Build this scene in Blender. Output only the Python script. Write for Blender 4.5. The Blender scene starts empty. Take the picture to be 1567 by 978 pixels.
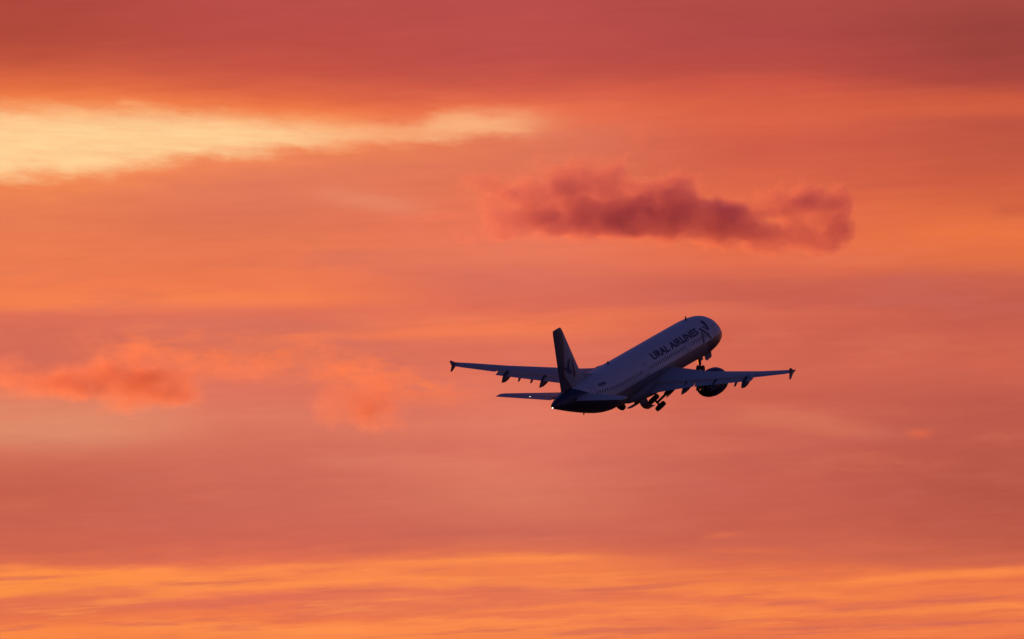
import bpy, bmesh, math, random
from mathutils import Vector, Matrix
R = math.radians
S = bpy.context.scene
COL = S.collection

# ------------------------------------------------------------------ camera
CAM_EL = 5.0                       # the lens looks five degrees above the horizon
F_PX, W_PX, H_PX = 9710.0, 1567.0, 978.0
cam = bpy.data.cameras.new('camera')
cam.sensor_width = 36.0
cam.lens = 36.0 * F_PX / W_PX
cam.clip_start = 1.0
cam.clip_end = 200000.0
cam_ob = bpy.data.objects.new('camera', cam)
COL.objects.link(cam_ob)
CAM = Vector((0, 0, 1.7))
cam_ob.location = CAM
cam_ob.rotation_euler = (R(90 + CAM_EL), 0, 0)
S.camera = cam_ob
FWD = Vector((0, math.cos(R(CAM_EL)), math.sin(R(CAM_EL))))
RGT = Vector((1, 0, 0))
UPV = Vector((0, -math.sin(R(CAM_EL)), math.cos(R(CAM_EL))))

# ------------------------------------------------------------------ view
S.view_settings.view_transform = 'Standard'
S.view_settings.look = 'None'
S.view_settings.gamma = 1.0
S.view_settings.exposure = 0.0
S.cycles.use_denoising = True
S.cycles.max_bounces = 6
S.cycles.volume_bounces = 0
S.cycles.volume_step_rate = 0.25
S.cycles.volume_max_steps = 256


def lin(c):
    out = []
    for v in c[:3]:
        v = v / 255.0
        out.append(v / 12.92 if v <= 0.04045 else ((v + 0.055) / 1.055) ** 2.4)
    return (out[0], out[1], out[2], 1.0)


# ------------------------------------------------------------------ node helpers
class NT:
    def __init__(self, tree):
        self.t = tree
        self.n = tree.nodes
        self.l = tree.links

    def node(self, kind, **kw):
        x = self.n.new(kind)
        for k, v in kw.items():
            setattr(x, k, v)
        return x

    def put(self, sock, v):
        if hasattr(v, 'node'):
            self.l.new(v, sock)
        else:
            sock.default_value = v

    def m(self, op, a, b=None, c=None, clamp=False):
        x = self.node('ShaderNodeMath', operation=op, use_clamp=clamp)
        self.put(x.inputs[0], a)
        if b is not None:
            self.put(x.inputs[1], b)
        if c is not None:
            self.put(x.inputs[2], c)
        return x.outputs[0]

    def v(self, op, a, b=None):
        x = self.node('ShaderNodeVectorMath', operation=op)
        self.put(x.inputs[0], a)
        if b is not None:
            self.put(x.inputs[1], b)
        return x.outputs['Value'] if op in ('LENGTH', 'DOT_PRODUCT') else x.outputs[0]

    def smooth(self, x, a, b):
        n = self.node('ShaderNodeMapRange', interpolation_type='SMOOTHSTEP')
        self.put(n.inputs[0], x)
        n.inputs[1].default_value = a
        n.inputs[2].default_value = b
        n.inputs[3].default_value = 0.0
        n.inputs[4].default_value = 1.0
        return n.outputs[0]

    def comb(self, x, y, z):
        n = self.node('ShaderNodeCombineXYZ')
        self.put(n.inputs[0], x)
        self.put(n.inputs[1], y)
        self.put(n.inputs[2], z)
        return n.outputs[0]

    def sep(self, v):
        n = self.node('ShaderNodeSeparateXYZ')
        self.put(n.inputs[0], v)
        return n.outputs

    def noise(self, vec, scale=1.0, detail=4.0, rough=0.5):
        n = self.node('ShaderNodeTexNoise')
        self.put(n.inputs['Vector'], vec)
        n.inputs['Scale'].default_value = scale
        n.inputs['Detail'].default_value = detail
        n.inputs['Roughness'].default_value = rough
        return n.outputs['Fac']

    def mix(self, fac, a, b, blend='MIX'):
        n = self.node('ShaderNodeMix', data_type='RGBA', blend_type=blend)
        self.put(n.inputs[0], fac)
        self.put(n.inputs[6], a)
        self.put(n.inputs[7], b)
        return n.outputs[2]

    def ramp(self, fac, stops, interp='EASE'):
        n = self.node('ShaderNodeValToRGB')
        cr = n.color_ramp
        cr.interpolation = interp
        cr.elements[0].position = stops[0][0]
        cr.elements[0].color = stops[0][1]
        cr.elements[1].position = stops[-1][0]
        cr.elements[1].color = stops[-1][1]
        for p, c in stops[1:-1]:
            e = cr.elements.new(p)
            e.color = c
        self.put(n.inputs[0], fac)
        return n.outputs[0]

    def curve(self, x, pts, x0, x1):
        """piecewise linear function through (x, y) pts as a grey ramp scaled back"""
        ys = [p[1] for p in pts]
        lo, hi = min(ys), max(ys) + 0.01
        st = [((p[0] - x0) / (x1 - x0), ((p[1] - lo) / (hi - lo),) * 3 + (1,)) for p in pts]
        fac = self.m('MULTIPLY_ADD', x, 1.0 / (x1 - x0), -x0 / (x1 - x0), clamp=True)
        r = self.ramp(fac, st, 'B_SPLINE')
        return self.m('MULTIPLY_ADD', r, hi - lo, lo)


# ------------------------------------------------------------------ sun and sky
SUN_AZ, SUN_EL = -30.0, 1.5        # degrees clockwise from +Y, above the horizon
sun = bpy.data.lights.new('sun', 'SUN')
sun.energy = 5.0
sun.angle = R(0.5)
sun.color = (1.0, 0.22, 0.03)
sun_ob = bpy.data.objects.new('sun', sun)
COL.objects.link(sun_ob)
sdir = Vector((math.sin(R(SUN_AZ)) * math.cos(R(SUN_EL)), math.cos(R(SUN_AZ)) * math.cos(R(SUN_EL)), math.sin(R(SUN_EL))))
sun_ob.rotation_euler = sdir.to_track_quat('Z', 'Y').to_euler()

world = bpy.data.worlds.new('World')
S.world = world
world.use_nodes = True
wt = NT(world.node_tree)
wt.n.clear()
wout = wt.node('ShaderNodeOutputWorld')
bg_clear = wt.node('ShaderNodeBackground')
sky = wt.node('ShaderNodeTexSky')
sky.sky_type = 'NISHITA'
sky.sun_disc = False
sky.sun_elevation = R(SUN_EL)
sky.sun_rotation = R(SUN_AZ)
sky.altitude = 100.0
sky.air_density = 1.0
sky.dust_density = 0.3
sky.ozone_density = 6.0
bg_clear.inputs[1].default_value = 0.125

# the lit cloud deck of the sunset quarter, laid out by compass bearing and height
tc = wt.node('ShaderNodeTexCoord')
dx, dy, dz = wt.sep(tc.outputs['Generated'])[:3]
az = wt.m('ARCTAN2', dx, dy)
el = wt.m('ARCSINE', wt.m('MINIMUM', wt.m('MAXIMUM', dz, -1.0), 1.0))
# chart units: 1 unit = 1/9703 rad, x grows clockwise, y grows downwards
PX = wt.m('MULTIPLY_ADD', az, F_PX, W_PX / 2)
PY = wt.m('MULTIPLY_ADD', wt.m('SUBTRACT', el, R(CAM_EL)), -F_PX, H_PX / 2)


def nz(sx, sy, det=4.0, rough=0.55, off=0.0, shear=0.0):
    yy = PY if shear == 0 else wt.m('MULTIPLY_ADD', PX, shear, PY)
    return wt.m('SUBTRACT', wt.noise(wt.comb(wt.m('MULTIPLY', PX, 1.0 / sx), wt.m('MULTIPLY', yy, 1.0 / sy), off), 1.0, det, rough), 0.5)


n_big = nz(420, 120, 3, 0.5, 3.1)
n_mid = nz(190, 34, 4, 0.55, 7.7, 0.03)
n_fine = nz(150, 9, 4, 0.6, 1.3, 0.05)
n_puff = nz(60, 26, 5, 0.6, 5.9)
n_low = nz(240, 40, 4, 0.6, 41.0, 0.06)
warp = wt.m('ADD', wt.m('MULTIPLY_ADD', wt.m('MULTIPLY', n_low, wt.smooth(PY, 760.0, 860.0)), 62.0, wt.m('MULTIPLY', n_big, 26.0)), wt.m('ADD', wt.m('MULTIPLY', n_mid, 18.0), wt.m('MULTIPLY', n_fine, 5.0)))
PYW = wt.m('ADD', PY, warp)
Y0, Y1 = -400.0, 1400.0
FAC = wt.m('MULTIPLY_ADD', PYW, 1 / (Y1 - Y0), -Y0 / (Y1 - Y0), clamp=True)
COLS = [
    (20, [(0, 176, 72, 62), (55, 178, 74, 60), (90, 194, 84, 62), (120, 215, 100, 64), (140, 230, 112, 66), (160, 240, 130, 76), (270, 234, 130, 84),
          (330, 232, 124, 82), (400, 236, 124, 80), (445, 241, 124, 78), (466, 245, 128, 78), (484, 222, 110, 86), (510, 214, 108, 86), (570, 215, 108, 86),
          (620, 222, 128, 98), (660, 223, 137, 104), (692, 211, 112, 88), (750, 198, 97, 77), (800, 203, 100, 79), (840, 206, 99, 77), (862, 222, 110, 76),
          (880, 254, 142, 70), (905, 252, 144, 70), (920, 228, 116, 78), (945, 228, 112, 74), (968, 253, 136, 68), (985, 240, 128, 70)]),
    (400, [(0, 186, 78, 72), (60, 188, 78, 70), (110, 198, 84, 68), (138, 215, 98, 68), (160, 234, 112, 68), (175, 240, 128, 78), (235, 228, 126, 92),
           (300, 226, 121, 90), (332, 222, 116, 86), (372, 230, 120, 82), (430, 240, 122, 79), (455, 246, 128, 79), (476, 226, 114, 87), (500, 216, 112, 90),
           (550, 224, 117, 88), (600, 220, 114, 92), (640, 221, 121, 96), (680, 212, 112, 90), (720, 206, 106, 88), (780, 205, 103, 86), (832, 206, 100, 82),
           (860, 224, 110, 80), (880, 250, 136, 76), (895, 253, 143, 75), (910, 236, 120, 80), (926, 220, 108, 84), (945, 244, 124, 72), (964, 254, 143, 76), (982, 243, 130, 72)]),
    (783, [(0, 186, 78, 74), (90, 190, 79, 73), (130, 206, 90, 72), (150, 220, 99, 74), (168, 234, 112, 78), (205, 222, 117, 90), (240, 222, 116, 87),
           (290, 227, 118, 85), (340, 231, 116, 86), (390, 231, 120, 91), (430, 218, 110, 90), (470, 220, 108, 85), (490, 236, 120, 84), (506, 239, 122, 84),
           (532, 222, 112, 88), (600, 222, 115, 93), (650, 222, 120, 98), (700, 219, 116, 96), (760, 216, 118, 94), (820, 206, 104, 86), (846, 224, 114, 80),
           (860, 246, 132, 75), (885, 236, 124, 75), (896, 248, 136, 76), (911, 222, 110, 82), (930, 246, 132, 76), (941, 232, 116, 78), (955, 253, 140, 77), (980, 243, 130, 72)]),
    (1170, [(0, 176, 75, 69), (60, 176, 73, 69), (108, 188, 78, 68), (130, 204, 86, 68), (160, 214, 96, 68), (182, 219, 100, 72), (222, 208, 93, 71),
            (262, 214, 98, 72), (300, 222, 104, 72), (360, 231, 112, 72), (400, 226, 109, 77), (430, 206, 98, 80), (465, 204, 96, 80), (480, 215, 104, 80),
            (510, 206, 98, 80), (560, 211, 103, 82), (600, 204, 98, 80), (640, 206, 102, 84), (700, 200, 98, 82), (750, 200, 96, 80), (800, 200, 96, 78),
            (842, 208, 102, 78), (872, 226, 112, 74), (890, 236, 122, 72), (905, 248, 134, 72), (920, 228, 112, 76), (935, 249, 135, 72), (950, 226, 112, 76), (962, 240, 124, 72), (982, 232, 116, 72)]),
    (1550, [(0, 168, 73, 66), (42, 157, 67, 61), (90, 159, 67, 61), (130, 170, 71, 62), (155, 205, 90, 64), (170, 210, 95, 66), (188, 191, 84, 66),
            (240, 196, 88, 66), (290, 206, 94, 66), (320, 218, 104, 66), (362, 234, 115, 66), (400, 224, 111, 69), (432, 201, 97, 77), (480, 196, 92, 76),
            (540, 207, 99, 78), (570, 205, 98, 78), (620, 191, 91, 76), (700, 186, 90, 76), (760, 180, 85, 71), (820, 190, 90, 72), (860, 208, 102, 74),
            (878, 244, 127, 69), (891, 228, 110, 72), (905, 240, 124, 72), (918, 231, 115, 74), (930, 250, 137, 72), (945, 226, 112, 72), (961, 243, 126, 72), (980, 226, 112, 72)]),
]
END_TOP, END_BOT = (120, 62, 70), (150, 70, 60)
deck = None
prev_x = None
for cx, rows in COLS:
    st = [(0.0, lin(END_TOP))] + [((r[0] - Y0) / (Y1 - Y0), lin(r[1:])) for r in rows] + [(1.0, lin(END_BOT))]
    c = wt.ramp(FAC, st, 'LINEAR')
    if deck is None:
        deck = c
    else:
        deck = wt.mix(wt.smooth(PX, prev_x, cx), deck, c)
    prev_x = cx


def streak(deck, pts, x0, x1, half, colr, amt, soft=1.0, wob=1.0, fade=60.0):
    """a bright or dull streak of cloud along a line of (x, y) pts"""
    yc = wt.curve(PX, pts, pts[0][0], pts[-1][0])
    d = wt.m('ABSOLUTE', wt.m('SUBTRACT', wt.m('MULTIPLY_ADD', n_mid, 22.0 * wob, wt.m('MULTIPLY_ADD', n_fine, 10.0 * wob, PY)), yc))
    a = wt.m('SUBTRACT', 1.0, wt.smooth(d, half * (1 - soft), half * (1 + soft)))
    e = wt.m('MULTIPLY', wt.smooth(PX, x0 - fade, x0 + fade), wt.m('SUBTRACT', 1.0, wt.smooth(PX, x1 - fade, x1 + fade)))
    f = wt.m('MULTIPLY', wt.m('MULTIPLY', a, e), amt)
    return wt.mix(f, deck, lin(colr))


# the pale clear gap in the deck
up = wt.curve(PX, [(-700, 158), (0, 172), (120, 169), (250, 171), (360, 179), (450, 189), (560, 196), (635, 198), (675, 174), (770, 173), (900, 184)], -700, 900)
lo = wt.curve(PX, [(-700, 290), (0, 277), (70, 277), (130, 268), (220, 258), (320, 243), (430, 231), (560, 219), (680, 212), (770, 208), (900, 184)], -700, 900)
n_rag = nz(110, 26, 6, 0.66, 2.2, -0.10)
n_str = nz(120, 8, 5, 0.6, 9.4, -0.04)
pw = wt.m('ADD', PY, wt.m('ADD', wt.m('MULTIPLY', n_puff, 26.0), wt.m('MULTIPLY', n_rag, 36.0)))
pu = wt.m('ADD', PY, wt.m('ADD', wt.m('MULTIPLY', n_puff, 18.0), wt.m('MULTIPLY', n_rag, 40.0)))
g_up = wt.smooth(wt.m('SUBTRACT', pu, up), -20.0, 30.0)
g_lo = wt.smooth(wt.m('SUBTRACT', lo, pw), -17.0, 25.0)
g_end = wt.m('SUBTRACT', 1.0, wt.smooth(PX, 760.0, 900.0))
gap = wt.m('MULTIPLY', wt.m('MULTIPLY', g_up, g_lo), g_end)
glow = wt.m('MULTIPLY', wt.m('MULTIPLY', wt.smooth(wt.m('SUBTRACT', pu, up), -46.0, 14.0), wt.smooth(wt.m('SUBTRACT', lo, pw), -50.0, 4.0)),
            wt.m('SUBTRACT', 1.0, wt.smooth(PX, 500.0, 1000.0)))
deck = wt.mix(wt.m('MULTIPLY', glow, 0.52), deck, lin((252, 140, 80)))
gapc = wt.mix(wt.smooth(PX, 300.0, 820.0), lin((255, 209, 150)), lin((255, 190, 138)))
gapc = wt.mix(wt.m('MULTIPLY_ADD', n_str, 0.9, 0.08, clamp=True), gapc, lin((252, 172, 110)))
gapc = wt.mix(wt.m('MULTIPLY_ADD', n_rag, 1.6, 0.05, clamp=True), gapc, lin((250, 176, 118)))
deck = wt.mix(gap, deck, gapc)

# streaks and veils
deck = streak(deck, [(330, 526), (480, 518), (600, 510), (720, 503), (880, 497)], 400, 850, 8, (246, 126, 82), 0.75, fade=70)
deck = streak(deck, [(760, 500), (900, 488), (1000, 478), (1100, 472), (1200, 470)], 800, 1150, 9, (232, 116, 80), 0.6, fade=80)
deck = streak(deck, [(460, 296), (540, 305), (620, 318), (700, 325)], 500, 640, 14, (232, 140, 108), 0.55)
deck = streak(deck, [(0, 470), (200, 470), (400, 455), (520, 448)], 0, 480, 12, (250, 132, 80), 0.4)
deck = streak(deck, [(-200, 655), (100, 655), (260, 648), (400, 650)], -150, 250, 30, (224, 142, 108), 0.5, fade=120)
deck = streak(deck, [(400, 700), (560, 705), (700, 712), (900, 710)], 480, 760, 12, (222, 124, 100), 0.6)
deck = streak(deck, [(1080, 640), (1180, 636), (1260, 650), (1340, 662), (1500, 664)], 1120, 1340, 13, (216, 118, 90), 0.6)
deck = streak(deck, [(1380, 664), (1480, 663)], 1392, 1422, 7, (222, 104, 72), 0.8, fade=16)
deck = streak(deck, [(1200, 706), (1400, 700), (1700, 690)], 1300, 1600, 22, (186, 86, 72), 0.4)
deck = streak(deck, [(500, 862), (650, 860), (800, 856), (950, 851)], 560, 900, 6, (253, 142, 76), 0.7)
deck = streak(deck, [(1240, 900), (1350, 888), (1450, 882), (1600, 876)], 1280, 1580, 5, (252, 138, 72), 0.75)
deck = streak(deck, [(1060, 818), (1150, 816)], 1080, 1130, 4, (226, 112, 76), 0.6, fade=24)
deck = streak(deck, [(1040, 842), (1220, 842)], 1080, 1210, 4, (228, 112, 74), 0.6, fade=40)
deck = streak(deck, [(1500, 325), (1570, 322)], 1525, 1600, 9, (196, 90, 66), 0.5, fade=20)
deck = streak(deck, [(1480, 560), (1560, 556)], 1490, 1540, 8, (216, 102, 78), 0.5, fade=20)
deck = streak(deck, [(955, 206), (1000, 214)], 965, 990, 14, (232, 112, 78), 0.4, fade=14)
n_gold = nz(300, 20, 6, 0.64, 14.2, 0.05)
low_sky = wt.smooth(PYW, 840.0, 905.0)
deck = wt.mix(wt.m('MULTIPLY', wt.smooth(n_gold, 0.02, 0.20), wt.m('MULTIPLY', low_sky, 0.6)), deck, lin((255, 148, 76)))
deck = wt.mix(wt.m('MULTIPLY', wt.smooth(n_gold, -0.02, -0.20), wt.m('MULTIPLY', low_sky, 0.8)), deck, lin((214, 106, 82)))
n_pat = nz(330, 66, 5, 0.6, 33.0, 0.03)
mid_sky = wt.m('MULTIPLY', wt.smooth(PY, 250.0, 420.0), wt.m('SUBTRACT', 1.0, wt.smooth(PY, 780.0, 870.0)))
deck = wt.mix(wt.m('MULTIPLY', wt.smooth(n_pat, 0.0, 0.28), wt.m('MULTIPLY', mid_sky, 0.45)), deck, lin((204, 106, 94)))
deck = wt.mix(wt.m('MULTIPLY', wt.smooth(n_pat, 0.0, -0.28), wt.m('MULTIPLY', mid_sky, 0.35)), deck, lin((232, 124, 92)))
# thin wisps between the small clouds
wy = wt.curve(PX, [(120, 528), (240, 540), (360, 548), (470, 556), (600, 580), (720, 606)], 120, 720)
n_wsp = nz(70, 30, 6, 0.62, 21.0)
wd = wt.m('ABSOLUTE', wt.m('SUBTRACT', wt.m('MULTIPLY_ADD', n_wsp, 60.0, PY), wy))
wf = wt.m('MULTIPLY', wt.m('SUBTRACT', 1.0, wt.smooth(wd, 6.0, 46.0)), wt.smooth(n_wsp, -0.14, 0.14))
wf = wt.m('MULTIPLY', wf, wt.m('MULTIPLY', wt.smooth(PX, 60.0, 240.0), wt.m('SUBTRACT', 1.0, wt.smooth(PX, 640.0, 780.0))))
deck = wt.mix(wt.m('MULTIPLY', wf, 0.95), deck, lin((244, 122, 80)))
n_mot = nz(64, 20, 6, 0.65, 17.0, 0.02)
deck = wt.mix(1.0, deck, wt.comb(*[wt.m('MULTIPLY_ADD', n_mot, k, 1.0) for k in (0.07, 0.12, 0.10)]), 'MULTIPLY')
# gentle unevenness of the vapour itself
deck = wt.mix(1.0, deck, wt.comb(*[wt.m('MULTIPLY_ADD', n_mid, k, 1.0) for k in (0.10, 0.14, 0.12)]), 'MULTIPLY')
deck = wt.mix(1.0, deck, wt.comb(*[wt.m('MULTIPLY_ADD', n_fine, k, 1.0) for k in (0.09, 0.15, 0.11)]), 'MULTIPLY')

# the mauve band of twilight low all round the horizon
rose = wt.m('MULTIPLY', wt.smooth(el, R(-2.0), R(2.0)), wt.m('SUBTRACT', 1.0, wt.smooth(el, R(8.0), R(50.0))))
rosec = wt.mix(rose, (0, 0, 0, 1), (0.72, 0.24, 0.42, 1))
wt.l.new(wt.mix(1.0, sky.outputs[0], rosec, 'ADD'), bg_clear.inputs[0])

bg_deck = wt.node('ShaderNodeBackground')
wt.l.new(deck, bg_deck.inputs[0])
bg_deck.inputs[1].default_value = 1.0
# the glowing quarter ends some way round to either side and higher up
azd = wt.m('ABSOLUTE', wt.m('SUBTRACT', az, R(-14.0)))
msk = wt.m('MULTIPLY', wt.m('SUBTRACT', 1.0, wt.smooth(azd, R(24.0), R(55.0))), wt.m('SUBTRACT', 1.0, wt.smooth(el, R(9.0), R(22.0))))
wmix = wt.node('ShaderNodeMixShader')
wt.l.new(msk, wmix.inputs[0])
wt.l.new(bg_clear.outputs[0], wmix.inputs[1])
wt.l.new(bg_deck.outputs[0], wmix.inputs[2])
wt.l.new(wmix.outputs[0], wout.inputs[0])


# ------------------------------------------------------------------ materials
def new_mat(name):
    m = bpy.data.materials.new(name)
    m.use_nodes = True
    nt = NT(m.node_tree)
    return m, nt, nt.n['Principled BSDF']


def plain(name, colr, rough=0.5, metal=0.0, coat=0.0, var=0.12, scale=0.6):
    m, nt, p = new_mat(name)
    t = nt.node('ShaderNodeTexCoord')
    f = nt.noise(t.outputs['Object'], scale, 5, 0.6)
    c = nt.mix(f, tuple(v * (1 - var) for v in colr) + (1,), tuple(min(1, v * (1 + var)) for v in colr) + (1,))
    nt.l.new(c, p.inputs['Base Color'])
    p.inputs['Roughness'].default_value = rough
    p.inputs['Metallic'].default_value = metal
    p.inputs['Coat Weight'].default_value = coat
    return m


WHITE = (0.72, 0.73, 0.76)
NAVY = (0.03, 0.03, 0.075)
M_grey = plain('wing_grey_paint', (0.47, 0.47, 0.50), 0.42)
M_navy = plain('navy_paint', NAVY, 0.35)
M_dark = plain('dark_metal', (0.06, 0.06, 0.065), 0.5, 0.6)
M_steel = plain('gear_steel', (0.16, 0.16, 0.17), 0.45, 0.5)
M_rubber = plain('tyre_rubber', (0.018, 0.018, 0.019), 0.8)
M_letter = plain('letter_paint', (0.045, 0.045, 0.11), 0.45)
M_red = plain('red_paint', (0.16, 0.012, 0.018), 0.4)
M_glass = plain('window_glass', (0.09, 0.09, 0.10), 0.15)
M_door = plain('door_outline', (0.3, 0.31, 0.34), 0.5)
M_pod = plain('dark_grey_shaded_paint', (0.07, 0.075, 0.1), 0.45)  # flap fairings' underside shade put into the colour; gear doors share this dark grey
M_shell = plain('grey_belly_paint', (0.22, 0.23, 0.26), 0.4)


def lamp_mat(name, colr, e):
    m, nt, p = new_mat(name)
    p.inputs['Base Color'].default_value = colr
    p.inputs['Emission Color'].default_value = colr
    p.inputs['Emission Strength'].default_value = e
    return m


M_lamp = lamp_mat('lit_lamp', (1.0, 0.9, 0.72, 1), 2.2)


def fuselage_mat():
    m, nt, p = new_mat('fuselage_livery')
    t = nt.node('ShaderNodeTexCoord')
    x, y, z = nt.sep(t.outputs['Object'])[:3]     # x aft of mid, z up
    f = nt.noise(t.outputs['Object'], 0.35, 5, 0.6)
    white = nt.mix(f, (0.66, 0.67, 0.70, 1), (0.78, 0.79, 0.81, 1))
    grey = nt.mix(f, (0.20, 0.205, 0.22, 1), (0.25, 0.255, 0.27, 1))
    # grey lower body below the paint line
    low = nt.m('SUBTRACT', 1.0, nt.smooth(z, -0.10, -0.06))
    c = nt.mix(low, white, grey)
    # navy tail: the edge sweeps forward as it goes down
    edge = nt.m('MULTIPLY_ADD', z, 3.3, 13.1)     # boundary x at height z
    curve = nt.m('MULTIPLY', nt.m('POWER', nt.m('MAXIMUM', z, 0.0), 2.0), -0.35)
    tail = nt.smooth(nt.m('SUBTRACT', x, nt.m('ADD', edge, curve)), -0.04, 0.04)
    c = nt.mix(tail, c, NAVY + (1,))
    # navy chin
    chin = nt.m('MULTIPLY', nt.m('SUBTRACT', 1.0, nt.smooth(nt.m('MULTIPLY_ADD', z, -0.8, x), -14.1, -14.0)), nt.m('SUBTRACT', 1.0, nt.smooth(z, -0.14, -0.10)))
    c = nt.mix(chin, c, NAVY + (1,))
    nt.l.new(c, p.inputs['Base Color'])
    p.inputs['Roughness'].default_value = 0.42
    p.inputs['Coat Weight'].default_value = 0.12
    return m


def fin_mat():
    m, nt, p = new_mat('fin_livery')
    t = nt.node('ShaderNodeTexCoord')
    x, y, z = nt.sep(t.outputs['Object'])[:3]
    f = nt.noise(t.outputs['Object'], 0.5, 5, 0.6)
    c = nt.mix(f, (0.36, 0.34, 0.38, 1), (0.44, 0.42, 0.46, 1))
    # red band then navy band against the rudder; the tip cap is navy
    e = nt.m('SUBTRACT', 19.7, nt.m('MULTIPLY', nt.m('MAXIMUM', nt.m('SUBTRACT', 3.3, z), 0.0), 1.1))
    e = nt.m('SUBTRACT', e, nt.m('MULTIPLY', nt.smooth(z, 7.0, 7.6), 1.2))
    d = nt.m('SUBTRACT', x, e)
    c = nt.mix(nt.smooth(d, -0.38, -0.30), c, (0.16, 0.012, 0.018, 1))
    c = nt.mix(nt.smooth(d, -0.04, 0.04), c, NAVY + (1,))
    nt.l.new(c, p.inputs['Base Color'])
    p.inputs['Roughness'].default_value = 0.35
    return m


M_fus = fuselage_mat()
M_fin = fin_mat()


# ------------------------------------------------------------------ mesh helpers (design axes: X aft of nose, Y starboard, Z up)
CX = 22.0


def build(name, bm, mat, parent, smooth=True):
    for v in bm.verts:
        v.co.x -= CX
    bmesh.ops.recalc_face_normals(bm, faces=bm.faces)
    me = bpy.data.meshes.new(name)
    bm.to_mesh(me)
    bm.free()
    if smooth:
        for p in me.polygons:
            p.use_smooth = True
        me.set_sharp_from_angle(angle=R(38))
    me.materials.append(mat)
    o = bpy.data.objects.new(name, me)
    COL.objects.link(o)
    o.parent = parent
    return o


def loft(bm, rings, cap=True):
    rv = [[bm.verts.new(p) for p in r] for r in rings]
    n = len(rv[0])
    for a, b in zip(rv, rv[1:]):
        for i in range(n):
            j = (i + 1) % n
            bm.faces.new((a[i], a[j], b[j], b[i]))
    if cap:
        bm.faces.new(rv[0])
        bm.faces.new(rv[-1])


def tube(bm, a, b, ra, rb=None, n=12):
    a, b = Vector(a), Vector(b)
    rb = ra if rb is None else rb
    q = (b - a).to_track_quat('Z', 'Y')
    rings = []
    for c, r in ((a, ra), (b, rb)):
        rings.append([c + q @ Vector((r * math.cos(t), r * math.sin(t), 0)) for t in [2 * math.pi * i / n for i in range(n)]])
    loft(bm, rings)


def lathe(bm, c, axis, prof, n=32):
    """prof: (distance along axis, radius); closed ends"""
    c, axis = Vector(c), Vector(axis).normalized()
    q = axis.to_track_quat('Z', 'Y')
    rings = []
    for d, r in prof:
        rings.append([c + axis * d + q @ Vector((r * math.cos(t), r * math.sin(t), 0)) for t in [2 * math.pi * i / n for i in range(n)]])
    loft(bm, rings)


def slab(bm, pts, normal, thick):
    """flat polygon given thickness both ways along normal"""
    nrm = Vector(normal).normalized() * thick / 2
    loft(bm, [[Vector(p) + nrm for p in pts], [Vector(p) - nrm for p in pts]])


def airfoil(le, chord, tr, cut0=0.0, cut1=1.0, twist=0.0, vert=False, n=14, camber=0.015):
    """closed section; le point, chord along +X, thickness along Z (or Y when vert)"""
    up, dn = [], []
    for i in range(n + 1):
        s = cut0 + (cut1 - cut0) * (1 - math.cos(math.pi * i / n)) / 2
        t = 5 * tr * (0.2969 * math.sqrt(max(s, 0)) - 0.126 * s - 0.3516 * s * s + 0.2843 * s ** 3 - 0.1016 * s ** 4)
        t = max(t, 0.0012)
        cm = 0 if vert else camber * 4 * s * (1 - s)
        up.append((s * chord, (cm + t) * chord))
        dn.append((s * chord, (cm - t) * chord))
    loop = up + dn[::-1]
    out = []
    ca, sa = math.cos(twist), math.sin(twist)
    for x, z in loop:
        xx, zz = x * ca + z * sa, -x * sa + z * ca
        out.append(Vector(le) + (Vector((xx, zz, 0)) if vert else Vector((xx, 0, zz))))
    return out


def interp(tab, x):
    if x <= tab[0][0]:
        return tab[0][1:]
    for a, b in zip(tab, tab[1:]):
        if x <= b[0]:
            f = (x - a[0]) / (b[0] - a[0])
            return tuple(p + (q - p) * f for p, q in zip(a[1:], b[1:]))
    return tab[-1][1:]


# ------------------------------------------------------------------ the airliner
plane = bpy.data.objects.new('airliner', None)
COL.objects.link(plane)
plane['label'] = 'twin-engine passenger jet climbing away with its landing gear half retracted'
plane['category'] = 'airplane'

# --- fuselage
FUS = [(0.4, -0.55, -0.61, 0.03), (0.46, -0.36, -0.8, 0.22), (0.6, -0.16, -1.0, 0.45), (0.9, 0.07, -1.25, 0.78), (1.4, 0.35, -1.52, 1.12),
       (2.0, 0.68, -1.73, 1.38), (2.6, 1.06, -1.87, 1.56), (3.3, 1.43, -1.98, 1.71), (4.1, 1.68, -2.06, 1.82), (5.0, 1.85, -2.12, 1.90),
       (6.2, 1.97, -2.13, 1.95), (7.6, 2.035, -2.1, 1.97), (9, 2.065, -2.08, 1.975), (12, 2.07, -2.07, 1.975), (18, 2.07, -2.07, 1.975), (24, 2.07, -2.07, 1.975), (30, 2.07, -2.07, 1.975), (31.5, 2.07, -2.04, 1.97),
       (33, 2.07, -1.88, 1.94), (34.5, 2.07, -1.62, 1.88), (36, 2.06, -1.3, 1.77), (37.5, 2.03, -0.95, 1.6), (39, 1.97, -0.58, 1.37), (40.5, 1.88, -0.2, 1.08),
       (42, 1.75, 0.2, 0.76), (43.3, 1.58, 0.55, 0.5), (44.1, 1.4, 0.78, 0.32), (44.4, 1.32, 0.85, 0.25), (44.51, 1.28, 0.88, 0.2)]
bm = bmesh.new()
NS = 56
rings = []
for x, zt, zb, hw in FUS:
    zc, hz = (zt + zb) / 2, (zt - zb) / 2
    rings.append([(x, hw * math.cos(2 * math.pi * i / NS), zc + hz * math.sin(2 * math.pi * i / NS)) for i in range(NS)])
loft(bm, rings)
fus = build('fuselage', bm, M_fus, plane)


def skin(x, th, off=0.0):
    """point on the starboard skin at station x, angle th above the waist"""
    zt, zb, hw = interp(FUS, x)
    zc, hz = (zt + zb) / 2, (zt - zb) / 2
    n = Vector((0, math.cos(th) / hw, math.sin(th) / hz)).normalized()
    return Vector((x, hw * math.cos(th), zc + hz * math.sin(th))) + n * off


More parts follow.
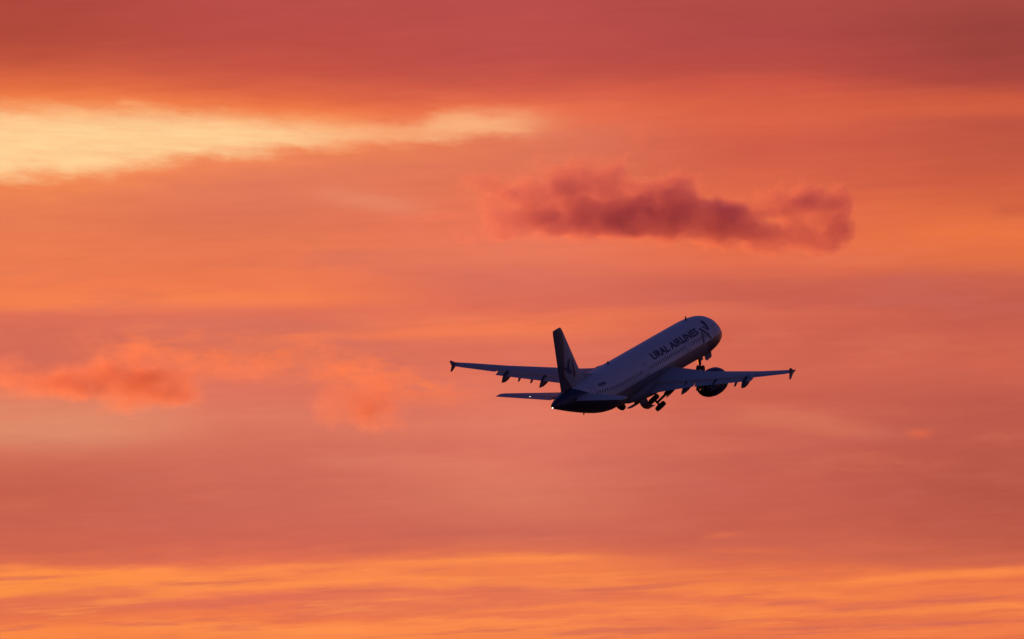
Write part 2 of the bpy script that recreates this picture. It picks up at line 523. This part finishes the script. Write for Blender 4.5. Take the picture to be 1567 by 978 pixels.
def skin_poly(bm, pts, off=0.012, cuts=True):
    """polygon given as (x, height along the skin) laid on the starboard side as a thin applied layer"""
    b2 = bmesh.new()
    b2.faces.new([b2.verts.new((p[0], 0, p[1])) for p in pts])
    wrap(b2, bm, off)


def wrap(b2, bm, off):
    bmesh.ops.triangulate(b2, faces=b2.faces)
    zs = [v.co.z for v in b2.verts]
    k = math.floor(min(zs) / 0.18)
    while k * 0.18 < max(zs):
        bmesh.ops.bisect_plane(b2, geom=b2.verts[:] + b2.edges[:] + b2.faces[:], plane_co=(0, 0, k * 0.18), plane_no=(0, 0, 1))
        k += 1
    xs = [v.co.x for v in b2.verts]
    k = math.floor(min(xs) / 0.6)
    while k * 0.6 < max(xs):
        bmesh.ops.bisect_plane(b2, geom=b2.verts[:] + b2.edges[:] + b2.faces[:], plane_co=(k * 0.6, 0, 0), plane_no=(1, 0, 0))
        k += 1
    mp = {}
    for v in b2.verts:
        mp[v] = bm.verts.new(skin(v.co.x, v.co.z / 2.02, off))
    for f in b2.faces:
        bm.faces.new([mp[v] for v in f.verts])
    b2.free()


# --- lettering along the forward fuselage
cu = bpy.data.curves.new('words', 'FONT')
cu.body = 'URAL AIRLINES'
cu.offset = 0.042
cu.resolution_u = 3
cu.space_character = 1.02
tob = bpy.data.objects.new('words', cu)
COL.objects.link(tob)
dg = bpy.context.evaluated_depsgraph_get()
tme = tob.evaluated_get(dg).to_mesh()
xs = [v.co.x for v in tme.vertices]
ys = [v.co.y for v in tme.vertices]
TX0, TX1, TZ0, TZ1 = 22.3, 9.45, 0.96, 1.74
b2 = bmesh.new()
b2.from_mesh(tme)
for v in b2.verts:
    a = (v.co.x - min(xs)) / (max(xs) - min(xs))
    b = (v.co.y - min(ys)) / (max(ys) - min(ys))
    v.co = Vector((TX0 + (TX1 - TX0) * a, 0, TZ0 + (TZ1 - TZ0) * b))
tob.evaluated_get(dg).to_mesh_clear()
bpy.data.objects.remove(tob)
bpy.data.curves.remove(cu)
bm = bmesh.new()
wrap(b2, bm, 0.012)
build('lettering', bm, M_letter, fus, False)

# --- emblem by the front door
bm = bmesh.new()
for pts in [[(7.25, 2.05), (6.45, 2.1), (6.5, 0.95), (6.95, 0.9)], [(8.95, 1.4), (8.55, 1.5), (6.6, 0.15), (6.9, -0.02)],
            [(8.95, 1.05), (8.5, 1.05), (8.7, 0.0), (9.15, 0.0)], [(7.9, 1.45), (7.6, 1.5), (7.0, 1.1), (7.15, 0.95)]]:
    skin_poly(bm, pts, 0.014)
build('emblem', bm, M_letter, fus, False)

# --- cabin windows and doors
for k in range(57):
    x = 7.2 + k * 0.533
    if any(abs(x - d) < 0.75 for d in (13.2, 24.6)):
        continue
    bm = bmesh.new()
    pts = []
    for i in range(10):
        t = 2 * math.pi * i / 10
        pts.append((x + 0.125 * math.copysign(abs(math.cos(t)) ** 0.7, math.cos(t)), 0.55 + 0.19 * math.copysign(abs(math.sin(t)) ** 0.7, math.sin(t))))
    skin_poly(bm, pts, 0.010)
    build('window', bm, M_glass, fus, False)


def frame_on_skin(bm, x0, x1, z0, z1, w):
    for a in ([(x0, z0), (x1, z0), (x1, z0 + w), (x0, z0 + w)], [(x0, z1 - w), (x1, z1 - w), (x1, z1), (x0, z1)],
              [(x0, z0 + w), (x0 + w, z0 + w), (x0 + w, z1 - w), (x0, z1 - w)], [(x1 - w, z0 + w), (x1, z0 + w), (x1, z1 - w), (x1 - w, z1 - w)]):
        skin_poly(bm, a, 0.009)


for x0, x1, z0, z1 in ((4.75, 5.55, 0.02, 1.3), (12.85, 13.6, 0.02, 1.25), (24.25, 25.0, 0.02, 1.25), (37.3, 38.1, -0.1, 1.4)):
    bm = bmesh.new()
    frame_on_skin(bm, x0, x1, z0, z1, 0.06)
    build('door', bm, M_door, fus, False)
# small dark registration strokes ahead of the fin
bm = bmesh.new()
for k in range(5):
    x = 36.2 - k * 0.34
    skin_poly(bm, [(x, 1.15), (x - 0.24, 1.15), (x - 0.24, 1.5), (x, 1.5)], 0.012)
build('registration_mark', bm, M_letter, fus, False)

# cockpit side window
bm = bmesh.new()
skin_poly(bm, [(3.5, 0.85), (2.75, 0.8), (2.6, 1.05), (3.0, 1.3), (3.4, 1.3)], 0.012)
build('cockpit_window', bm, M_glass, fus, False)

# tail exhaust, antennas, drain mast
bm = bmesh.new()
lathe(bm, (44.45, 0, 1.08), (1, 0, 0), [(0, 0.17), (0.16, 0.15), (0.16, 0.11), (0.02, 0.1)], 20)
build('exhaust_pipe', bm, M_dark, fus)


def blade(x, z, h, c, s=1):
    b = bmesh.new()
    pts = [(x, 0, z - 0.1 * s), (x + c, 0, z - 0.1 * s), (x + c * 1.15, 0, z + h * s), (x + c * 0.7, 0, z + h * s)]
    slab(b, pts, (0, 1, 0), 0.07)
    return b


build('antenna', blade(8.0, 2.03, 0.42, 0.36), M_dark, fus, False)
build('antenna', blade(29.6, 2.07, 0.3, 0.34), M_dark, fus, False)
build('antenna', blade(14.5, -2.07, 0.36, 0.36, -1), M_dark, fus, False)
build('drain_mast', blade(36.6, -1.2, 0.1, 0.22, -1), M_dark, fus, False)

# --- belly fairing
bm = bmesh.new()
BF = [(13.6, -1.55, 0.3, 0.15), (14.6, -1.65, 1.3, 0.62), (16.5, -1.6, 1.98, 0.86), (19, -1.55, 2.15, 0.98), (22.5, -1.55, 2.15, 1.0), (25, -1.58, 2.0, 0.86), (27, -1.65, 1.5, 0.62), (28.6, -1.75, 0.5, 0.25)]
rings = []
for x, zc, hw, hz in BF:
    ring = []
    for i in range(32):
        t = 2 * math.pi * i / 32
        c, s = math.cos(t), math.sin(t)
        ring.append((x, hw * math.copysign(abs(c) ** 0.65, c), zc + hz * math.copysign(abs(s) ** 0.8, s)))
    rings.append(ring)
loft(bm, rings)
build('belly_fairing', bm, M_shell, plane)

# --- wings
#      y     LE x   chord  z      t/c   twist(deg)
WING = [(1.2, 15.9, 7.7, -1.22, 0.145, 1.0), (6.4, 19.2, 4.85, -0.80, 0.125, -2.0), (12.9, 22.95, 3.05, 0.2, 0.112, -2.0), (16.4, 25.0, 1.95, 0.86, 0.105, -1.5), (16.85, 25.4, 1.5, 0.96, 0.10, -1.5)]


def wing_at(y):
    return interp(WING, y)


def wsec(side, y, cut0, cut1, drop=0.0, aft=0.0, defl=0.0, tscale=1.0):
    x, c, z, tr, tw = wing_at(y)
    return airfoil((x + aft, side * y, z - drop), c, tr * tscale, cut0, cut1, R(tw))


def flap_sec(side, y, frac, cfrac, drop, aft, defl, tr=0.13):
    """separate small section starting at fraction frac of the local chord"""
    x, c, z, _, tw = wing_at(y)
    a = R(tw)
    lx = x + frac * c * math.cos(a) + aft
    lz = z - frac * c * math.sin(a) - drop
    return airfoil((lx, side * y, lz), c * cfrac, tr, 0, 1, a + R(defl))


def make_wing(side):
    bm = bmesh.new()
    ys = [1.2, 2.3, 4.0, 6.4, 8.5, 10.7, 12.86]
    rings = [wsec(side, y, 0, 0.88) for y in ys]
    loft(bm, rings)
    rings = [wsec(side, y, 0, 0.76) for y in (12.86, 14.5, 16.2)]
    loft(bm, rings)
    rings = [wsec(side, y, 0, 1.0) for y in (16.2, 16.5, 16.85)]
    loft(bm, rings)
    w = build('wing', bm, M_grey, plane)
    # flaps: two double panels run out aft and down
    for ya, yb in ((2.05, 6.3), (6.46, 12.8)):
        bm = bmesh.new()
        loft(bm, [flap_sec(side, y, 0.84, 0.25, 0.018 * wing_at(y)[1], 0.06, 15.0) for y in (ya, (ya + yb) / 2, yb)])
        build('flap', bm, M_grey, w)
    bm = bmesh.new()
    loft(bm, [flap_sec(side, y, 0.765, 0.245, -0.01, 0.02, 0.5, 0.10) for y in (12.95, 14.5, 16.15)])
    build('aileron', bm, M_grey, w)
    # slat along the leading edge, drooped a little
    for ya, yb in ((2.6, 5.2), (6.4, 9.6), (9.66, 12.9), (12.96, 16.2)):
        bm = bmesh.new()
        rings = []
        for y in (ya, (ya + yb) / 2, yb):
            x, c, z, tr, tw = wing_at(y)
            rings.append(airfoil((x - 0.045 * c, side * y, z - 0.035 * c), c * 0.16, 0.5, 0.0, 1.0, R(-10), n=10, camber=0.12))
        loft(bm, rings)
        build('slat', bm, M_grey, w)
    # large flap track fairings
    for y, L in ((5.35, 3.7), (8.6, 3.2), (12.0, 2.7)):
        x, c, z, tr, tw = wing_at(y)
        x0 = x + 0.52 * c
        z0 = z - 0.01 * c
        bm = bmesh.new()
        rings = []
        for s, r in ((0, 0.05), (0.12, 0.55), (0.3, 0.9), (0.5, 1.0), (0.68, 0.88), (0.85, 0.5), (1.0, 0.06)):
            dz = -0.08 - 0.18 * s * s * L
            hw, hz = 0.27 * r, 0.46 * r
            rings.append([(x0 + s * L, side * y + hw * math.cos(2 * math.pi * i / 14), z0 + dz + hz * math.sin(2 * math.pi * i / 14)) for i in range(14)])
        loft(bm, rings)
        build('flap_track_fairing', bm, M_pod, w)
    for y in (6.5, 9.75, 10.85):
        x, c, z, tr, tw = wing_at(y)
        x0 = x + 0.86 * c
        z0 = z - 0.09 * c
        bm = bmesh.new()
        slab(bm, [(x0 - 0.4, side * y, z0 + 0.1), (x0 + 0.35, side * y, z0 + 0.02), (x0 + 0.6, side * y, z0 - 0.28), (x0 + 0.4, side * y, z0 - 0.26)], (0, 1, 0), 0.12)
        build('flap_hinge', bm, M_dark, w, False)
    # wingtip fence: an arrowhead plate above and below the tip
    bm = bmesh.new()
    y = side * 16.9
    x0, z0 = 25.4, 1.0
    pts = [(x0 - 0.1, y, z0), (x0 + 0.75, y, z0 + 0.16), (x0 + 1.55, y + side * 0.10, z0 + 0.5), (x0 + 1.85, y + side * 0.10, z0 + 0.48), (x0 + 1.62, y, z0),
           (x0 + 1.85, y + side * 0.06, z0 - 0.52), (x0 + 1.6, y + side * 0.06, z0 - 0.54), (x0 + 0.8, y, z0 - 0.2)]
    slab(bm, pts, (0, 1, 0), 0.09)
    build('wingtip_fence', bm, M_navy, w, False)
    # pylon
    bm = bmesh.new()
    rings = []
    for z, xa, xb, hw in ((-1.0, 16.6, 22.3, 0.16), (-1.45, 16.0, 21.5, 0.2), (-2.0, 15.6, 19.6, 0.22)):
        yy = side * 5.75
        rings.append([(xa, yy, z), (xa + 0.5, yy + hw, z), ((xa + xb) / 2, yy + hw * 1.2, z), (xb, yy, z), ((xa + xb) / 2, yy - hw * 1.2, z), (xa + 0.5, yy - hw, z)])
    loft(bm, rings)
    build('pylon', bm, M_grey, w)
    return w


def make_engine(side):
    bm = bmesh.new()
    c = (15.6, side * 5.65, -2.08)
    ax = (1, 0, -0.02)
    lathe(bm, c, ax, [(0.9, 0.3), (0.9, 0.9), (0.35, 0.93), (0.08, 0.98), (0.0, 1.05), (0.08, 1.12), (0.4, 1.22), (1.1, 1.29), (2.0, 1.28), (2.8, 1.17), (3.35, 1.02), (3.35, 0.97), (2.9, 1.0), (2.3, 1.0), (2.3, 0.3)], 40)
    e = build('engine', bm, M_navy, plane)
    bm = bmesh.new()
    lathe(bm, c, ax, [(2.2, 0.75), (3.2, 0.72), (4.0, 0.56), (4.35, 0.46), (4.35, 0.42), (3.9, 0.4), (3.9, 0.2)], 32)
    build('core_nozzle', bm, M_dark, e)
    bm = bmesh.new()
    lathe(bm, c, ax, [(3.8, 0.3), (4.3, 0.26), (4.75, 0.14), (5.0, 0.03)], 24)
    build('exhaust_cone', bm, M_steel, e)
    bm = bmesh.new()
    lathe(bm, c, ax, [(0.35, 0.02), (0.55, 0.16), (0.85, 0.28)], 20)
    build('spinner', bm, M_steel, e)
    return e


# --- tail surfaces
STAB = [(0.5, 37.6, 4.3, 0.92, 0.1), (1.2, 38.05, 4.0, 0.98, 0.1), (5.9, 41.05, 1.85, 1.46, 0.09), (6.22, 41.45, 1.45, 1.5, 0.08)]


def make_stab(side):
    tw = R(-2.5)
    bm = bmesh.new()

    def sec(y, a, b):
        x, c, z, tr = interp(STAB, y)
        return airfoil((x, side * y, z), c, tr, a, b, tw, camber=0)
    loft(bm, [sec(y, 0, 0.7) for y in (0.5, 1.2, 3.5, 5.9)])
    loft(bm, [sec(y, 0, 1) for y in (5.9, 6.05, 6.22)])
    s = build('horizontal_stabilizer', bm, M_grey, plane)
    bm = bmesh.new()
    loft(bm, [sec(y, 0.706, 1) for y in (1.25, 3.5, 5.88)])
    build('elevator', bm, M_grey, s)
    return s


FIN = [(1.4, 36.0, 6.1, 0.09), (2.6, 37.0, 5.4, 0.09), (7.55, 41.2, 2.35, 0.09), (7.9, 41.6, 1.95, 0.08)]


def fsec(z, a, b):
    x, c, tr = interp(FIN, z)
    return airfoil((x, 0, z), c, tr, a, b, 0, vert=True)


bm = bmesh.new()
loft(bm, [fsec(z, 0, 0.68) for z in (1.4, 2.6, 4.5, 6.5, 7.55)])
loft(bm, [fsec(z, 0, 1.0) for z in (7.55, 7.75, 7.9)])
# dorsal fillet
slab(bm, [(33.6, 0, 1.98), (37.2, 0, 1.9), (37.2, 0, 2.75)], (0, 1, 0), 0.16)
fin = build('tail_fin', bm, M_fin, plane)
bm = bmesh.new()
loft(bm, [fsec(z, 0.684, 1) for z in (1.9, 2.6, 4.5, 6.5, 7.53)])
build('rudder', bm, M_fin, fin)
# emblem on the fin: a dark hooked arrow and a red stroke, each on its own thin layer
for name, mt, polys in (('emblem', M_letter, [[(41.4, 4.1), (40.9, 3.6), (40.1, 3.2), (39.75, 3.45), (40.3, 3.85), (40.15, 4.75), (40.55, 4.6), (40.8, 4.0)]]),
                        ('emblem_stroke', M_red, [[(39.65, 4.6), (39.35, 4.35), (39.05, 3.0), (39.4, 2.8)]])):
    bm = bmesh.new()
    for pl in polys:
        vs = []
        for x, z in pl:
            xx, c, tr = interp(FIN, z)
            s = min(max((x - xx) / c, 0.02), 0.68)
            t = 5 * tr * (0.2969 * math.sqrt(s) - 0.126 * s - 0.3516 * s * s + 0.2843 * s ** 3 - 0.1016 * s ** 4) * c
            vs.append((x, t + 0.02, z))
        slab(bm, vs, (0, 1, 0), 0.03)
    build(name, bm, mt, fin, False)


# --- landing gear
def wheel_prof(r, w):
    h = w / 2
    return [(-h * 0.55, r * 0.3), (-h * 0.6, r * 0.55), (-h, r * 0.66), (-h, r * 0.84), (-h * 0.72, r * 0.97), (-h * 0.3, r), (h * 0.3, r), (h * 0.72, r * 0.97), (h, r * 0.84), (h, r * 0.66), (h * 0.6, r * 0.55), (h * 0.55, r * 0.3)]


def rim_prof(r, w):
    h = w / 2
    return [(-h * 0.62, r * 0.1), (-h * 0.66, r * 0.54), (h * 0.66, r * 0.54), (h * 0.62, r * 0.1)]


def add_wheel(par, c, ax, r, w):
    bm = bmesh.new()
    lathe(bm, c, ax, wheel_prof(r, w), 28)
    wh = build('wheel', bm, M_rubber, par)
    bm = bmesh.new()
    lathe(bm, c, ax, rim_prof(r, w), 20)
    build('rim', bm, M_steel, wh)


GEAR_TILT = R(47)                  # swung part of the way inwards


def main_gear(side):
    piv = Vector((21.7, side * 3.8, -1.25))
    dn = Vector((0.06, -side * math.sin(GEAR_TILT), -math.cos(GEAR_TILT))).normalized()
    out = Vector((0, side * math.cos(GEAR_TILT), -math.sin(GEAR_TILT)))
    aft = Vector((1, 0, 0))
    axle = piv + dn * 2.85
    bm = bmesh.new()
    tube(bm, piv - dn * 0.25, piv + dn * 1.7, 0.24, 0.21)
    tube(bm, piv + dn * 1.65, axle + dn * 0.05, 0.12, 0.12)
    tube(bm, axle - out * 0.62, axle + out * 0.62, 0.10)
    # torque links behind the leg
    tube(bm, piv + dn * 1.6 + aft * 0.15, piv + dn * 2.15 + aft * 0.5, 0.06)
    tube(bm, piv + dn * 2.15 + aft * 0.5, axle - dn * 0.05 + aft * 0.12, 0.06)
    # side stay towards the belly and the retraction jack
    tube(bm, piv + dn * 1.1, piv + Vector((0.1, -side * 1.5, -0.35)), 0.09)
    tube(bm, piv + dn * 0.7, piv + Vector((0.4, -side * 0.9, 0.1)), 0.06)
    g = build('main_landing_gear', bm, M_steel, plane)
    for k in (-1, 1):
        add_wheel(g, axle + out * 0.46 * k, out, 0.585, 0.43)
    # plate riding on the outside of the leg
    bm = bmesh.new()
    o2 = out * 0.26
    slab(bm, [piv + o2 - aft * 0.4, piv + o2 + aft * 0.45, piv + dn * 1.5 + o2 * 1.1 + aft * 0.42, piv + dn * 1.9 + o2 * 1.1, piv + dn * 1.5 + o2 * 1.1 - aft * 0.35], out, 0.05)
    build('leg_fairing', bm, M_pod, g, False)
    # belly door hanging from the keel, curled outwards at its lower edge
    bm = bmesh.new()
    prof = [(0.22, -2.4), (0.25, -2.75), (0.32, -3.1), (0.45, -3.38), (0.66, -3.58), (0.92, -3.66), (1.15, -3.66)]
    r0 = [Vector((20.8, side * a, b)) for a, b in prof]
    r1 = [Vector((22.6, side * a, b)) for a, b in prof]
    th = 0.09
    ring0, ring1 = [], []
    for rr, ring in ((r0, ring0), (r1, ring1)):
        for p in rr:
            ring.append(p)
        for p in rr[::-1]:
            ring.append(p + Vector((0, -side * th, -th * 0.3)))
    loft(bm, [ring0, ring1])
    build('gear_door', bm, M_pod, g)
    return g


def nose_gear():
    piv = Vector((5.2, 0, -1.7))
    dn = Vector((-0.22, 0, -1)).normalized()
    axle = piv + dn * 1.8
    bm = bmesh.new()
    tube(bm, piv, piv + dn * 1.3, 0.17, 0.16)
    tube(bm, piv + dn * 1.25, axle, 0.11)
    tube(bm, axle - Vector((0, 0.36, 0)), axle + Vector((0, 0.36, 0)), 0.07)
    tube(bm, piv + dn * 1.1, piv + Vector((-1.3, 0, -0.1)), 0.07)
    tube(bm, piv + dn * 1.25 + Vector((0.12, 0, 0)), piv + dn * 1.6 + Vector((0.34, 0, 0)), 0.05)
    tube(bm, piv + dn * 1.6 + Vector((0.34, 0, 0)), axle + Vector((0.08, 0, 0)), 0.05)
    g = build('nose_landing_gear', bm, M_steel, plane)
    for k in (-1, 1):
        add_wheel(g, axle + Vector((0, 0.25 * k, 0)), (0, 1, 0), 0.38, 0.22)
    for k in (-1, 1):
        bm = bmesh.new()
        slab(bm, [(3.0, k * 0.5, -1.7), (5.0, k * 0.5, -1.8), (5.0, k * 0.66, -2.5), (4.6, k * 0.68, -2.62), (3.4, k * 0.68, -2.5)], (0, 1, 0.25 * k), 0.06)
        build('gear_door', bm, M_pod, g, False)
        bm = bmesh.new()
        slab(bm, [(5.05, k * 0.36, -2.0), (6.0, k * 0.36, -2.03), (5.9, k * 0.42, -2.45), (5.15, k * 0.42, -2.45)], (0, 1, 0), 0.05)
        build('gear_door', bm, M_pod, g, False)


for sd in (1, -1):
    w = make_wing(sd)
    make_engine(sd)
    st = make_stab(sd)
    main_gear(sd)
    # lamp that lights the fin, on top of the stabilizer
    if sd < 0:
        bm = bmesh.new()
        bmesh.ops.create_uvsphere(bm, u_segments=12, v_segments=8, radius=0.068, matrix=Matrix.Translation((41.7, sd * 3.3, 1.33)))
        build('logo_lamp', bm, M_lamp, st)
nose_gear()
bm = bmesh.new()
bmesh.ops.create_uvsphere(bm, u_segments=12, v_segments=8, radius=0.068, matrix=Matrix.Translation((44.6, 0.0, 0.98)))
build('tail_lamp', bm, M_lamp, fus)

# --- put it in the air
YAW, PIT, ROL = R(21.59), R(11.05), R(1.04)
DIST = 600.0


def view_vec(f, r, u):
    """aircraft axes (forward, right, up) -> view axes (right, depth, up)"""
    r2 = r * math.cos(ROL) + u * math.sin(ROL)
    u2 = -r * math.sin(ROL) + u * math.cos(ROL)
    f2 = f * math.cos(PIT) - u2 * math.sin(PIT)
    u3 = f * math.sin(PIT) + u2 * math.cos(PIT)
    d = f2 * math.cos(YAW) - r2 * math.sin(YAW)
    x = f2 * math.sin(YAW) + r2 * math.cos(YAW)
    return RGT * x + FWD * d + UPV * u3


ex, ey, ez = view_vec(-1, 0, 0), view_vec(0, 1, 0), view_vec(0, 0, 1)
mw = Matrix((ex, ey, ez)).transposed().to_4x4()
mw.translation = CAM + FWD * DIST + RGT * 11.914 + UPV * (-4.716)
plane.matrix_world = mw


# ------------------------------------------------------------------ low clouds far behind the airliner
CLOUD_DIST = 5000.0
K = CLOUD_DIST / F_PX              # metres per chart unit at that distance


def cloud_mat(name, blobs, dens, anis, scat, absc, nscale, namp, seed, soft, puff=(32, 32, 26)):
    m = bpy.data.materials.new(name)
    m.use_nodes = True
    nt = NT(m.node_tree)
    nt.n.clear()
    out = nt.node('ShaderNodeOutputMaterial')
    t = nt.node('ShaderNodeTexCoord')
    p = t.outputs['Object']
    # puffy distortion of the position
    dsp = nt.node('ShaderNodeTexNoise')
    nt.l.new(nt.v('ADD', p, (seed, seed * 0.7, 0)), dsp.inputs['Vector'])
    dsp.inputs['Scale'].default_value = nscale * 1.2
    dsp.inputs['Detail'].default_value = 3
    dd = nt.v('MULTIPLY', nt.v('SUBTRACT', dsp.outputs['Color'], (0.5, 0.5, 0.5)), puff)
    pd = nt.v('ADD', p, dd)
    acc = None
    for (x, z, rx, rz, w) in blobs:
        ry = (rx + rz) * 0.5
        q = nt.v('MULTIPLY', nt.v('SUBTRACT', pd, (x, 0, z)), (1 / rx, 1 / ry, 1 / rz))
        d2 = nt.v('DOT_PRODUCT', q, q)
        f = nt.m('MULTIPLY', nt.m('SUBTRACT', 1.0, d2, clamp=True), w)
        acc = f if acc is None else nt.m('ADD', acc, f)
    n1 = nt.noise(nt.v('ADD', p, (seed, 3.3, seed)), nscale, 6, 0.6)
    field = nt.m('MULTIPLY_ADD', nt.m('SUBTRACT', n1, 0.5), namp, acc)
    live = nt.smooth(acc, 0.0, 0.15)
    den = nt.m('MULTIPLY', nt.m('MULTIPLY', nt.smooth(field, 0.05, soft), live), dens)
    vs = nt.node('ShaderNodeVolumeScatter')
    vs.inputs['Color'].default_value = scat
    vs.inputs['Anisotropy'].default_value = anis
    nt.l.new(den, vs.inputs['Density'])
    va = nt.node('ShaderNodeVolumeAbsorption')
    va.inputs['Color'].default_value = absc
    nt.l.new(den, va.inputs['Density'])
    ad = nt.node('ShaderNodeAddShader')
    nt.l.new(vs.outputs[0], ad.inputs[0])
    nt.l.new(va.outputs[0], ad.inputs[1])
    nt.l.new(ad.outputs[0], out.inputs['Volume'])
    return m


def make_cloud(px, py, blobs_px, label, dens, **kw):
    """blobs given in chart units about the cloud's own centre"""
    blobs = [(x * K, -z * K, rx * K, rz * K, w) for x, z, rx, rz, w in blobs_px]
    bm = bmesh.new()
    for x, z, rx, rz, w in blobs:
        bmesh.ops.create_icosphere(bm, subdivisions=3, radius=1.0,
                                   matrix=Matrix.Translation((x, 0, z)) @ Matrix.Diagonal((rx * 1.1 + 5, (rx + rz) * 0.55 + 5, rz * 1.1 + 4, 1)))
    me = bpy.data.meshes.new('cloud')
    bm.to_mesh(me)
    bm.free()
    o = bpy.data.objects.new('cloud', me)
    COL.objects.link(o)
    md = o.modifiers.new('one_skin', 'REMESH')
    md.mode = 'VOXEL'
    md.voxel_size = 3.0
    me.materials.append(cloud_mat('cloud_vapour', blobs, dens, **kw))
    d = FWD + RGT * ((px - W_PX / 2) / F_PX) + UPV * ((H_PX / 2 - py) / F_PX)
    o.location = CAM + d * CLOUD_DIST
    o['label'] = label
    o['category'] = 'cloud'
    return o


make_cloud(1010, 325, [
    (-258, -22, 42, 38, 0.6), (-200, -26, 60, 46, 0.75), (-130, -36, 60, 48, 0.85), (-70, -38, 44, 44, 0.85), (-200, 14, 90, 26, 0.75), (-90, 12, 120, 38, 1.1),
    (0, -2, 90, 52, 1.2), (30, -18, 60, 46, 0.9), (80, 16, 100, 42, 1.3), (160, 40, 80, 22, 1.0), (215, 48, 56, 18, 0.9), (165, -14, 38, 26, 1.1), (216, -12, 56, 40, 1.5), (264, 6, 42, 46, 2.4), (240, 36, 54, 30, 1.6), (-272, -40, 34, 24, 0.5), (-165, -68, 40, 22, 0.5), (-72, -72, 34, 20, 0.5), (20, -56, 44, 18, 0.4), (-255, 34, 70, 14, 0.45), (-330, 8, 46, 14, 0.35)],
    'large dark plum coloured puffy cloud with a curled right end above the airplane', 0.028,
    anis=0.6, scat=(1.0, 1.0, 1.0, 1), absc=(0.74, 0.38, 0.92, 1), nscale=0.042, namp=0.95, seed=11.0, soft=0.9, puff=(44, 44, 38))
make_cloud(165, 580, [
    (-150, -16, 50, 34, 0.6), (-110, 13, 90, 26, 0.7), (-40, 0, 90, 36, 1.0), (30, 44, 70, 18, 0.45), (40, -24, 70, 46, 0.8), (60, 14, 90, 34, 1.0), (110, 30, 50, 22, 0.8), (120, -14, 70, 36, 0.5), (215, -12, 70, 26, 0.45)],
    'ragged orange cloud with a dusky core at the left edge of the sky', 0.034,
    anis=0.68, scat=(1.0, 1.0, 1.0, 1), absc=(0.85, 0.52, 0.6, 1), nscale=0.035, namp=1.6, seed=31.0, soft=1.7)
make_cloud(560, 612, [
    (-40, 10, 70, 38, 0.8), (20, -10, 70, 40, 0.8), (20, 28, 60, 30, 0.8), (60, 44, 44, 20, 0.4), (-50, -50, 90, 22, 0.4)],
    'small soft orange cloud beside the left wingtip of the airplane', 0.031,
    anis=0.68, scat=(1.0, 1.0, 1.0, 1), absc=(0.85, 0.52, 0.6, 1), nscale=0.035, namp=1.6, seed=53.0, soft=1.7)

# ------------------------------------------------------------------ ground
bm = bmesh.new()
bmesh.ops.create_circle(bm, cap_ends=True, segments=96, radius=60000.0)
me = bpy.data.meshes.new('ground')
bm.to_mesh(me)
bm.free()
gr = bpy.data.objects.new('ground', me)
COL.objects.link(gr)
gr['kind'] = 'structure'
me.materials.append(plain('dry_grass', (0.05, 0.055, 0.03), 0.9, scale=0.02, var=0.4))
